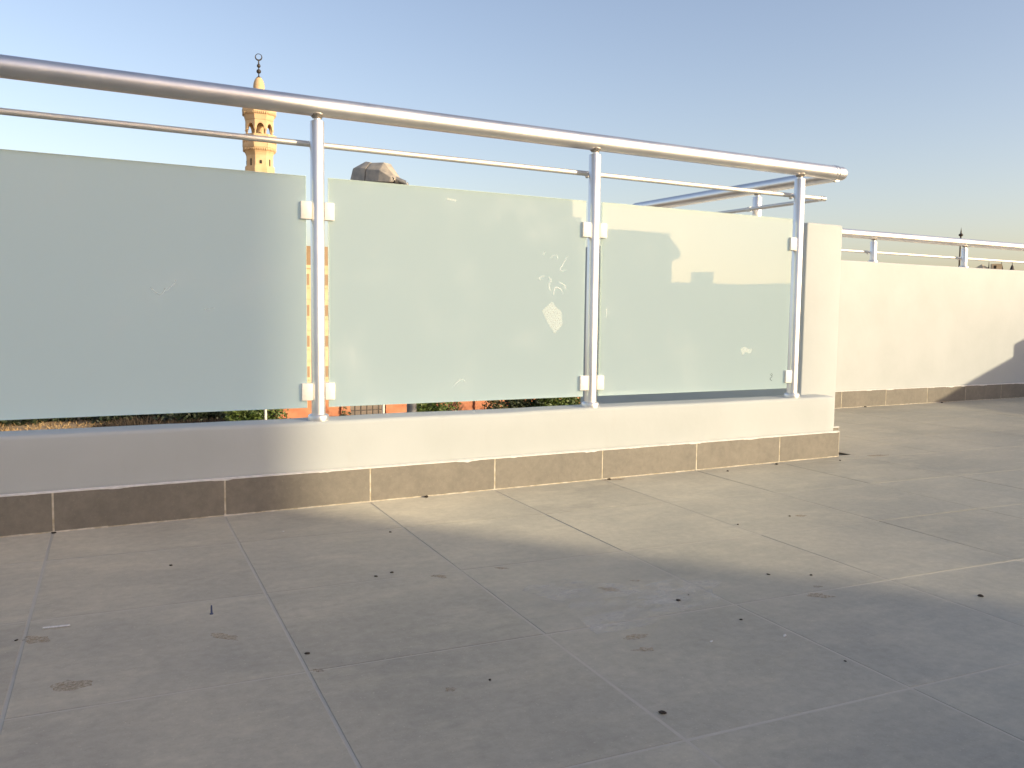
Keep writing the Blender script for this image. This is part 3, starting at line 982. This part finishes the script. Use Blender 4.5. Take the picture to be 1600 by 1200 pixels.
# head: local X from the arm towards the tip (image left); section chamfered
hd = bpy.data.objects.new('head_frame', None)
bpy.data.objects.remove(hd)
def head_part(stations, name, mt, parent):
    # stations: (s, half_width_bottom, half_width_top, z_bottom, z_shoulder, z_top)
    m = MB(); vs = []
    for s_, wb, ws, wt, zb, zs, zt in stations:
        for yy, zz in ((-wb, zb), (-ws, zs), (-wt, zt), (wt, zt), (ws, zs), (wb, zb)):
            vs.append((s_, yy, zz))
    n = 6
    fs = []
    for k in range(len(stations)-1):
        fs += [(k*n+i, k*n+(i+1) % n, (k+1)*n+(i+1) % n, (k+1)*n+i) for i in range(n)]
    fs += [tuple(range(n)), tuple(range(len(stations)*n-1, (len(stations)-1)*n-1, -1))]
    m.add(vs, fs)
    bm_o = m.build(name, mt, parent)
    bm = bmesh.new(); bm.from_mesh(bm_o.data)
    bmesh.ops.bevel(bm, geom=bm.edges[:], offset=0.004, segments=2, affect='EDGES')
    bm.to_mesh(bm_o.data); bm.free()
    return bm_o
HEAD_ROT = R(118)
def place_head(o):
    o.location = (-0.20, 0.02, 9.485); o.rotation_euler = (0, R(-7), HEAD_ROT)
h1 = head_part([(0.0, .085, .08, .05, -.06, -.03, .0), (0.035, .11, .105, .055, -.07, -.01, .03), (0.21, .15, .145, .07, -.08, .07, .185), (0.43, .17, .165, .08, -.085, .075, .17)], 'gear_cover', MT['lampgrey'], lamp)
h2_ = head_part([(0.444, .17, .165, .08, -.085, .08, .175), (0.54, .17, .163, .07, -.09, .085, .185), (0.70, .155, .14, .055, -.09, .075, .10), (0.74, .135, .12, .05, -.088, -.03, .0)], 'lamp_housing', MT['lampgrey'], lamp)
m = MB(); m.prism([(-.155, -.08), (.155, -.08), (.15, .07), (.07, .16), (-.07, .16), (-.15, .07)], 'x', 0.429, 0.445); h3 = m.build('seam_gasket', MT['lampdark'], lamp)
m = MB(); m.bbox(0.20, 0.67, -0.14, 0.14, -0.125, -0.088, 0.01, 2); h4 = m.build('lens', MT['lampdark'], lamp)
m = MB(); m.tube((0.03, -0.085, -0.03), (0.03, 0.085, -0.03), 0.03, n=14); m.tube((0.0, -0.075, -0.06), (0.0, 0.075, -0.06), 0.022, n=12)
h5 = m.build('clamp_bolt', MT['lampdark'], lamp)
for o in (h1, h2_, h3, h4, h5):
    place_head(o)

# ---- thin white posts near the terracotta wall
def slim_post(px, py, h_, r, label):
    t = thing('slim_pole', label, 'pole', (px, py, -7), 'slim white poles outside')
    m = MB(); m.tube((0, 0, 0), (0, 0, h_), r, r*0.9, n=12); m.build('shaft', MT['polewhite'], t, smooth=40)
    m = MB(); m.tube((0, 0, 0), (0, 0, 0.05), r*2.2, n=12); m.build('base_plate', MT['polewhite'], t)
    m = MB(); m.sphere((0, 0, h_), r*1.2, 12, 8); m.build('cap', MT['polewhite'], t, smooth=60)
def azp(az, D):
    return (CAM_POS.x+D*math.sin(R(az)), CAM_POS.y+D*math.cos(R(az)))
slim_post(*azp(12.94, 44), 3.2, 0.07, 'slim white pole under the left glass pane, beside the green bush')
slim_post(*azp(20.39, 44), 3.2, 0.075, 'slim white pole under the middle glass pane, against the terracotta wall')

# ---- terracotta compound wall
tw = thing('terracotta_wall', 'terracotta compound wall with piers and iron grilles beyond the railing', 'wall', (0, 50, -7))
PIERS = [13.0, 15.4, 17.05, 20.0, 23.2, 26.4, 29.6, 33.0, 36.4, 40.0]
gates = {2}
for i, x in enumerate(PIERS):
    m = MB(); m.box(x-0.28, x+0.28, -0.28, 0.28, 0, 2.75); m.box(x-0.36, x+0.36, -0.36, 0.36, 2.752, 2.95)
    m.box(x-0.31, x+0.31, -0.31, 0.31, 1.40, 1.55)
    m.build('pier', MT['terra'], tw)
for i, (a, b) in enumerate(zip(PIERS[:-1], PIERS[1:])):
    a += 0.282; b -= 0.282
    if i in gates:
        m = MB(); m.box(a, b, -0.1, 0.1, 0, 0.7); m.build('panel', MT['terra'], tw)
        m = MB(); m.box(a, b, -0.1, 0.1, 2.3, 2.6); m.build('panel', MT['terra2'], tw)
        gm = MB()
        gm.box(a, b, -0.03, 0.03, 0.72, 0.80); gm.box(a, b, -0.03, 0.03, 1.45, 1.50); gm.box(a, b, -0.03, 0.03, 2.2, 2.28)
        nn = 6
        for q in range(nn+1):
            xx = a+(b-a)*q/nn
            gm.box(xx-0.035, xx+0.035, -0.025, 0.025, 0.70, 2.3)
        gm.build('grille', MT['iron'], tw)
        continue
    m = MB(); m.box(a, b, -0.12, 0.12, 0, 1.05); m.box(a, b, -0.09, 0.09, 1.05, 1.12); m.box(a, b, -0.12, 0.12, 1.12, 1.62)
    m.box(a, b, -0.09, 0.09, 1.62, 1.68); m.box(a, b, -0.12, 0.12, 1.68, 2.3)
    m.build('panel', MT['terra'], tw)
    m = MB(); m.box(a, b, -0.2, 0.2, 2.302, 2.45); m.build('coping', MT['terra2'], tw)

# ---- beige apartment building behind it (seen in the slots beside the first post)
ab = thing('apartment_block', 'beige apartment block glimpsed in the slits beside the left post', 'building', (23, 84, -7))
m = MB(); m.box(-8, 10, 0, 12, 0, 12.4); m.build('wall', MT['beige'], ab)
m = MB(); m.box(-7.9, 9.9, 0.1, 11.9, 12.402, 14.3); m.build('roof_storey', MT['brownwall'], ab)
for fl in range(4):
    m = MB(); m.box(-8.05, 10.05, -0.14, -0.002, fl*3.1+2.75, fl*3.1+2.98); m.build('string_course', MT['beige'], ab)
    for q in range(9):
        xx = -7.1+q*1.95
        m = MB(); m.box(xx, xx+0.7, -0.02, 0.05, fl*3.1+1.1, fl*3.1+2.2)
        wn = m.build('window', MT['shutter'], ab)
        m = MB(); m.box(xx-0.08, xx+0.78, -0.16, -0.022, fl*3.1+0.82, fl*3.1+0.93); m.build('sill', MT['beige'], wn)

# ---- vegetation
def leaf_cloud(mb, blobs, n, size, rnd, flat=0.0):
    tot = sum(b[3]*b[4]*b[5] for b in blobs)
    for bx, by, bz, rx, ry, rz in blobs:
        k = max(8, int(n*rx*ry*rz/tot))
        for _ in range(k):
            u = rnd.random()**0.45
            th = rnd.uniform(0, 2*math.pi); ph = math.acos(rnd.uniform(-1, 1))
            lump = 1+0.22*N3(bx+3*math.cos(th)*math.sin(ph), by+3*math.sin(th)*math.sin(ph), bz+3*math.cos(ph), 1.3)
            c = Vector((bx+rx*u*lump*math.sin(ph)*math.cos(th), by+ry*u*lump*math.sin(ph)*math.sin(th), bz+rz*u*lump*math.cos(ph)))
            if c.z < 0.02:
                continue
            a = Vector((rnd.gauss(0, 1), rnd.gauss(0, 1), rnd.gauss(0, .7))).normalized()
            b = a.cross(Vector((rnd.gauss(0, 1), rnd.gauss(0, 1), rnd.gauss(0, 1)))).normalized()
            s_ = size*rnd.uniform(.6, 1.4)
            mb.add([c-a*s_, c+b*s_*.45, c+a*s_, c-b*s_*.45], [(0, 1, 2, 3)])

def bush(name, label, cat, x, y, blobs, n, size, mt, seed, group=None):
    rnd = random.Random(seed)
    t = thing(name, label, cat, (x, y, -7), group)
    m = MB(); leaf_cloud(m, blobs, n, size, rnd)
    m.build('crown', mt, t)
    m = MB()
    for b in blobs[:5]:
        m.tube((b[0]*0.25, b[1]*0.25, 0), (b[0], b[1], b[2]), 0.06, 0.02, n=6)
    m.build('trunk', MT['bark'], t)

def at(az, D):
    return azp(az, D)
def mkblobs(wd, ht, k, rnd, depth=1.0):
    return [(rnd.uniform(-wd, wd)*0.75, rnd.uniform(-depth, depth)*0.5, rnd.uniform(0.25, 0.75)*ht, wd*rnd.uniform(.3, .5), depth*rnd.uniform(.5, .8), ht*rnd.uniform(.28, .42)) for _ in range(k)]
rb = random.Random(5)
x, y = at(12.35, 50); bush('green_bush', 'round green bush beside the slim white pole, under the left glass pane', 'bush', x, y, mkblobs(1.6, 3.6, 9, rb), 5200, 0.10, MT['leaf'], 1, 'bushes along the terracotta wall')
x, y = at(24.0, 51); bush('green_bush', 'dense green bush just right of the lamp pole, before terracotta wall', 'bush', x, y, mkblobs(1.6, 3.5, 9, rb), 5200, 0.10, MT['leaf'], 2, 'bushes along the terracotta wall')
x, y = at(28.0, 54); bush('green_bush', 'small dark bush between the two larger green bushes by terracotta wall', 'bush', x, y, mkblobs(1.1, 3.1, 7, rb), 2400, 0.10, MT['leafolive'], 3, 'bushes along the terracotta wall')
x, y = at(30.0, 54.5); bush('green_bush', 'dark clipped bush in the row left of the second post', 'bush', x, y, mkblobs(2.0, 3.4, 10, rb), 6200, 0.10, MT['leafdark'], 4, 'bushes along the terracotta wall')
x, y = at(31.9, 55); bush('green_bush', 'bright green bush nearest the second post, under the middle pane', 'bush', x, y, mkblobs(1.9, 3.5, 10, rb), 6200, 0.10, MT['leaf'], 6, 'bushes along the terracotta wall')
x, y = at(18.0, 51); bush('green_bush', 'small yellow-green shrub in front of the iron grille', 'bush', x, y, mkblobs(0.5, 2.2, 4, rb, 0.5), 500, 0.09, MT['leafolive'], 8, 'bushes along the terracotta wall')
x, y = at(14.3, 50.5); bush('green_bush', 'low yellow-green shrub left of the first post against terracotta wall', 'bush', x, y, mkblobs(0.6, 1.5, 4, rb, 0.5), 500, 0.09, MT['leafolive'], 9, 'bushes along the terracotta wall')
lab = ['dark leafy tree at the far left edge under the glass', 'dark spreading tree second from the left edge, beyond the dry soil', 'dark dense tree in the middle of the shaded row under the left pane', 'dark dense tree just left of the round green bush']
for k, (az, D) in enumerate(((-3.5, 67), (2.0, 68), (6.6, 66), (10.4, 63))):
    x, y = at(az, D)
    bush('dark_tree', lab[k], 'tree', x, y, mkblobs(3.6, 3.6, 9, rb, 2.2)+[(q*1.0-3.5, -1.2, 0.5, 1.2, 0.9, 0.7) for q in range(8)], 7000, 0.16, MT['leafdark'], 20+k, 'dark trees beyond the dry soil')
# dry scrub and grass on the soil
rnd = random.Random(31)
m = MB()
for _ in range(5200):
    az = rnd.uniform(-6, 14); D = rnd.uniform(52, 66)
    if rnd.random() > 0.35+0.65*max(0, N3(az*0.9, D*0.4, 3)+0.35):
        continue
    x, y = at(az, D); s_ = rnd.uniform(0.08, 0.3)
    a = rnd.uniform(0, math.pi); lx, ly = math.cos(a)*.05, math.sin(a)*.05
    tx, ty = rnd.gauss(0, .12), rnd.gauss(0, .12)
    m.add([(x-lx, y-ly, -7.0), (x+lx, y+ly, -7.0), (x+tx, y+ty, -7+s_)], [(0, 1, 2)])
o = m.build('dry_grass', MT['straw'], kind='stuff'); tag(o, 'dry straw-coloured grass on the bare soil under the left pane', 'grass')
m = MB()
for _ in range(7000):
    az = rnd.uniform(3.0, 11.6); D = rnd.uniform(56.5, 63)
    x, y = at(az, D); s_ = rnd.uniform(0.15, 0.75)*min(1, (az-2.6)/2)
    a = rnd.uniform(0, math.pi); lx, ly = math.cos(a)*.05, math.sin(a)*.05
    tx, ty = rnd.gauss(0, .25), rnd.gauss(0, .25)
    m.add([(x-lx, y-ly, -7.0), (x+lx, y+ly, -7.0), (x+tx, y+ty, -7+s_)], [(0, 1, 2)])
o = m.build('dark_scrub', MT['twig'], kind='stuff'); tag(o, 'twiggy scrub coloured dark as in shadow on the soil under the left pane', 'scrub')

# ---- far skyline above the right wall
sm = thing('finial_mast', 'thin dark mast with a ball rising behind the right wall railing', 'mast', (49.58, 30.8, -7))
m = MB(); m.tube((0, 0, 0), (0, 0, 12.85), 0.075, 0.045, n=10); m.tube((0, 0, 12.85), (0, 0, 13.3), 0.05, 0.004, n=8); m.build('shaft', MT['iron'], sm, smooth=40)
m = MB(); m.sphere((0, 0, 12.85), 0.13, 14, 10, 0.75); m.build('ball', MT['iron'], sm, smooth=60)
m = MB(); m.lathe((0, 0, 12.95), [(0.05, 0), (0.045, 0.05), (0.01, 0.28)], 10); m.build('spike', MT['iron'], sm)
m = MB(); m.box(-0.08, 0.22, -0.1, 0.1, 10.72, 10.86); m.build('crossbar', MT['iron'], sm)
def spire(az_px, y_top, y_base, name, label, r):
    x, y, zt = az_px
    t = thing(name, label, 'spire', (x, y, -7), 'far spires above the right wall')
    m = MB(); m.lathe((0, 0, 0), [(r*1.3, 0), (r*1.2, zt+7-2.6), (r*1.2, zt+7-1.9)], 8); m.build('shaft', MT['brownwall'], t)
    m = MB(); m.lathe((0, 0, 0), [(r*1.15, zt+7-1.9), (r*1.0, zt+7-1.4), (r*0.45, zt+7-0.7), (0.06, zt+7-0.55), (0.03, zt+7)], 10); m.build('cone', MT['iron'], t, smooth=40)
spire((127.08, 76.7, 9.62), 0, 0, 'far_spire', 'dark far spire right beside the small beige roof block', 0.30)
spire((127.79, 75.5, 9.52), 0, 0, 'far_spire', 'rightmost dark far spire standing alone above the right wall', 0.36)
spire((126.18, 78.1, 9.5), 0, 0, 'far_spire', 'thinnest far spire left of the small beige roof block', 0.16)
fb_ = thing('far_house', 'small flat beige rooftop block far above the right wall', 'house', (126.7, 77.35, -7))
m = MB(); m.box(-0.6, 0.75, -0.7, 0.7, 0, 16.15); m.build('wall', MT['beige'], fb_)
m = MB(); m.box(-0.35, 0.0, -0.72, -0.69, 15.3, 15.9); m.build('window', MT['opening'], fb_)
fb_.rotation_euler[2] = R(-50)
fc = thing('far_gable', 'small far pitched roof low above the right wall', 'house', (125.7, 78.9, -7))
m = MB(); m.box(-0.8, 0.8, -0.8, 0.8, 0, 15.3); m.build('wall', MT['beige'], fc)
m = MB(); m.add([(-1, -1, 15.302), (1, -1, 15.302), (1, 1, 15.302), (-1, 1, 15.302), (0, 0, 16.15)], [(0, 1, 4), (1, 2, 4), (2, 3, 4), (3, 0, 4), (3, 2, 1, 0)]); m.build('roof', MT['beige'], fc)

# ================================================================== FLOOR LITTER
rl = random.Random(17)
def blob_flat(x, y, rx, ry, h_, name, mt, label, cat, group, rot_=None, n=24, rag=0.75):
    t = MB(); vs = [(0, 0, h_)]
    sd = rl.uniform(0, 99)
    for ring, (k, z) in enumerate(((0.55, h_*0.9), (0.85, h_*0.6), (1.0, 0.0002))):
        for i in range(n):
            a = 2*math.pi*i/n
            rr__ = k*(1+rag*N3(math.cos(a)*1.5+sd, math.sin(a)*1.5, sd)+rag*0.5*N3(math.cos(a)*4+sd, math.sin(a)*4, sd))
            vs.append((rx*rr__*math.cos(a), ry*rr__*math.sin(a), z))
    fs = [(0, 1+i, 1+(i+1) % n) for i in range(n)]
    for q in range(2):
        fs += [(1+q*n+i, 1+(q+1)*n+i, 1+(q+1)*n+(i+1) % n, 1+q*n+(i+1) % n) for i in range(n)]
    t.add(vs, fs)
    o = t.build(name, mt, None, smooth=60, loc=(x, y, 0.0006 if h_ > .00035 else 0.0003))
    o.rotation_euler[2] = rl.uniform(-.4, .4)-YAW if rot_ is None else rot_
    tag(o, label, cat, group)
    return o
def mk_sun_patch():  # pale wipe marks, with sunlight reflected off the pane painted into the colour
    m, t, b = mat('sun_patch_haze', (0.80, 0.77, 0.70), 0.9, spec=0.1)
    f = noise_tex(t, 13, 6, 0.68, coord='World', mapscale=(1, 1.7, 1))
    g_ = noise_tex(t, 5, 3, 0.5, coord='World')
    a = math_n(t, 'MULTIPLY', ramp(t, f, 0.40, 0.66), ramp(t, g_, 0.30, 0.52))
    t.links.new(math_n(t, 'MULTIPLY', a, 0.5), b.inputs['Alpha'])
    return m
MT['sun_haze'] = mk_sun_patch()
blob_flat(1.20, -1.27, .22, .16, 0.0003, 'sun_patch_haze', MT['sun_haze'], 'whitish wiped haze and painted sun reflection on a tile in the shaded middle of the floor', 'stain and painted light', None, n=28)
stains = [
    (-0.052, -0.957, .028, .020, 'brown mud splash beside the white stick at the left edge'),
    (0.001, -1.233, .034, .022, 'largest pale brown mud splash, low at the left edge of floor'),
    (0.293, -1.115, .030, .012, 'faint brown mud smear in the middle of the left tile'),
    (0.864, -0.935, .022, .012, 'brown mud splash below the shadow edge, on the joint line'),
    (1.039, -0.940, .017, .009, 'small brown mud splash right of the splash on the joint line'),
    (0.414, -1.372, .011, .008, 'tiny brown mud spot beside the long pale joint'),
    (0.604, -1.564, .010, .010, 'small brown mud spot in the lower middle of the floor'),
    (1.057, -1.508, .026, .013, 'brown mud smear at the lower right of the bright floor patch'),
    (1.034, -1.571, .022, .009, 'brown mud smear lowest under the bright floor patch'),
    (1.189, -1.214, .024, .014, 'grey-brown mud splash inside the bright floor patch'),
    (1.294, -1.190, .012, .007, 'small ochre mud spot at the upper edge of bright floor patch'),
    (1.626, -1.489, .026, .015, 'ochre mud splash at the right inside the shadow'),
    (1.678, -1.436, .013, .008, 'small ochre mud spot above the ochre splash at right'),
    (2.252, -0.851, .020, .014, 'brown mud spot in the sunlit floor right of centre'),
    (3.62, -0.07, .06, .018, 'sandy smear on the floor beside the curb corner'),
    (2.05, -0.035, .07, .014, 'sandy smear along the foot of the skirting'),
]
for x, y, rx, ry, lb in stains:
    blob_flat(x, y, rx, ry, 0.0004, 'mud_stain', MT['mud'], lb, 'mud stain', 'mud stains on the tiles')

def grit(x, y, s_, lb, mt='grit', sx=1.5):
    m = MB(); m.sphere((0, 0, s_*0.20), s_*0.60, 9, 6, 0.55)
    sd = rl.uniform(0, 50)
    m.v = [(vx*sx*(1+.5*N3(vx*200, vy*200, sd)), vy*(1+.5*N3(vx*200+5, vy*200, sd)), max(0.0003, vz*(1+.5*N3(vx*200, vy*200, sd+9)))) for vx, vy, vz in m.v]
    o = m.build('grit', MT[mt], None, loc=(x, y, 0.0006)); o.rotation_euler[2] = rl.uniform(0, 3)
    tag(o, lb, 'debris', 'bits of grit on the floor')
for x, y, s_, lb in [
    (0.885, -1.813, .0080, 'largest black crumb, near the bottom joint right of centre'),
    (0.420, -1.284, .0065, 'dark crumb on the long pale joint, lower left'),
    (0.685, -1.559, .0042, 'small black crumb in the lower middle of the floor'),
    (0.716, -0.861, .0055, 'dark crumb left of a pair on the joint line'),
    (0.764, -0.848, .0055, 'dark crumb right of a pair on the joint line'),
    (0.265, -0.530, .0060, 'brown crumb on the upper left tile'),
    (-0.085, -0.948, .0050, 'dark crumb at the left edge beside a mud splash'),
    (1.292, -1.363, .0065, 'dark crumb right of the bright floor patch'),
    (1.342, -1.340, .0035, 'tiny crumb beside the open joint, right of bright patch'),
    (1.333, -1.530, .0045, 'small dark crumb in the shaded tile right of centre'),
    (1.642, -1.304, .0060, 'dark crumb lying on the edge of the big shadow'),
    (1.981, -1.672, .0080, 'dark crumb far right just inside the shadow'),
    (2.208, -0.840, .0055, 'small dark crumb left of the brown spot in the sun'),
    (1.962, -0.852, .0055, 'small dark crumb in the sun right of centre'),
    (1.74, -1.36, .0050, 'small crumb in the shadow edge at the right'),
    (2.957, -0.050, .0110, 'dark crumb at the foot of the curb near its corner'),
    (2.031, -0.025, .0100, 'dark crumb at the foot of the skirting left of corner'),
    (1.215, -0.022, .0120, 'curled black leaf scrap at the foot of the skirting'),
    (2.62, -0.09, .0075, 'tiny crumb on the sunlit floor by the curb'),
    (3.32, -0.10, .0075, 'dark crumb in front of the curb corner'),
    (0.911, -0.452, .0055, 'thin dark scrap near the shadow edge, left of centre'),
    (0.0, -0.020, .0090, 'brown lump of sand at the skirting joint, far left'),
    (5.55, 1.575, .0130, 'dark crumb at the foot of the far wall'),
    (6.45, 1.56, .0130, 'dark crumb at the foot of the far wall by the shadow'),
    (1.35, -1.80, .0035, 'tiny crumb low at the right of the floor'),
]:
    grit(x, y, s_, lb)
for x, y, s_, lb in [(1.346, -1.646, .0060, 'white paint flake in the shaded floor at right'), (1.184, -1.600, .0045, 'small white flake left of the larger flake'), (0.62, -0.30, .0050, 'white speck on the tile below the skirting')]:
    grit(x, y, s_, lb, 'paleflake', 1.8)
m = MB(); m.tube((-0.026, 0, 0.0025), (0.026, 0.002, 0.0030), 0.0022, n=10, rings=4)
o = m.build('white_stick', MT['paleflake'], None, smooth=40, loc=(-0.012, -0.905, 0)); o.rotation_euler[2] = R(-12)
tag(o, 'thin white stick lying on the floor at the left', 'stick')
m = MB(); m.tube((0, 0, 0.002), (0, 0, 0.020), 0.0024, 0.0018, n=10); m.lathe((0, 0, 0), [(0.004, 0), (0.004, 0.002), (0.002, 0.003)], 12)
o = m.build('plastic_spacer', MT['bluebit'], None, smooth=40, loc=(0.294, -0.962, 0))
tag(o, 'small dark blue plastic peg upright on the left tile', 'peg')
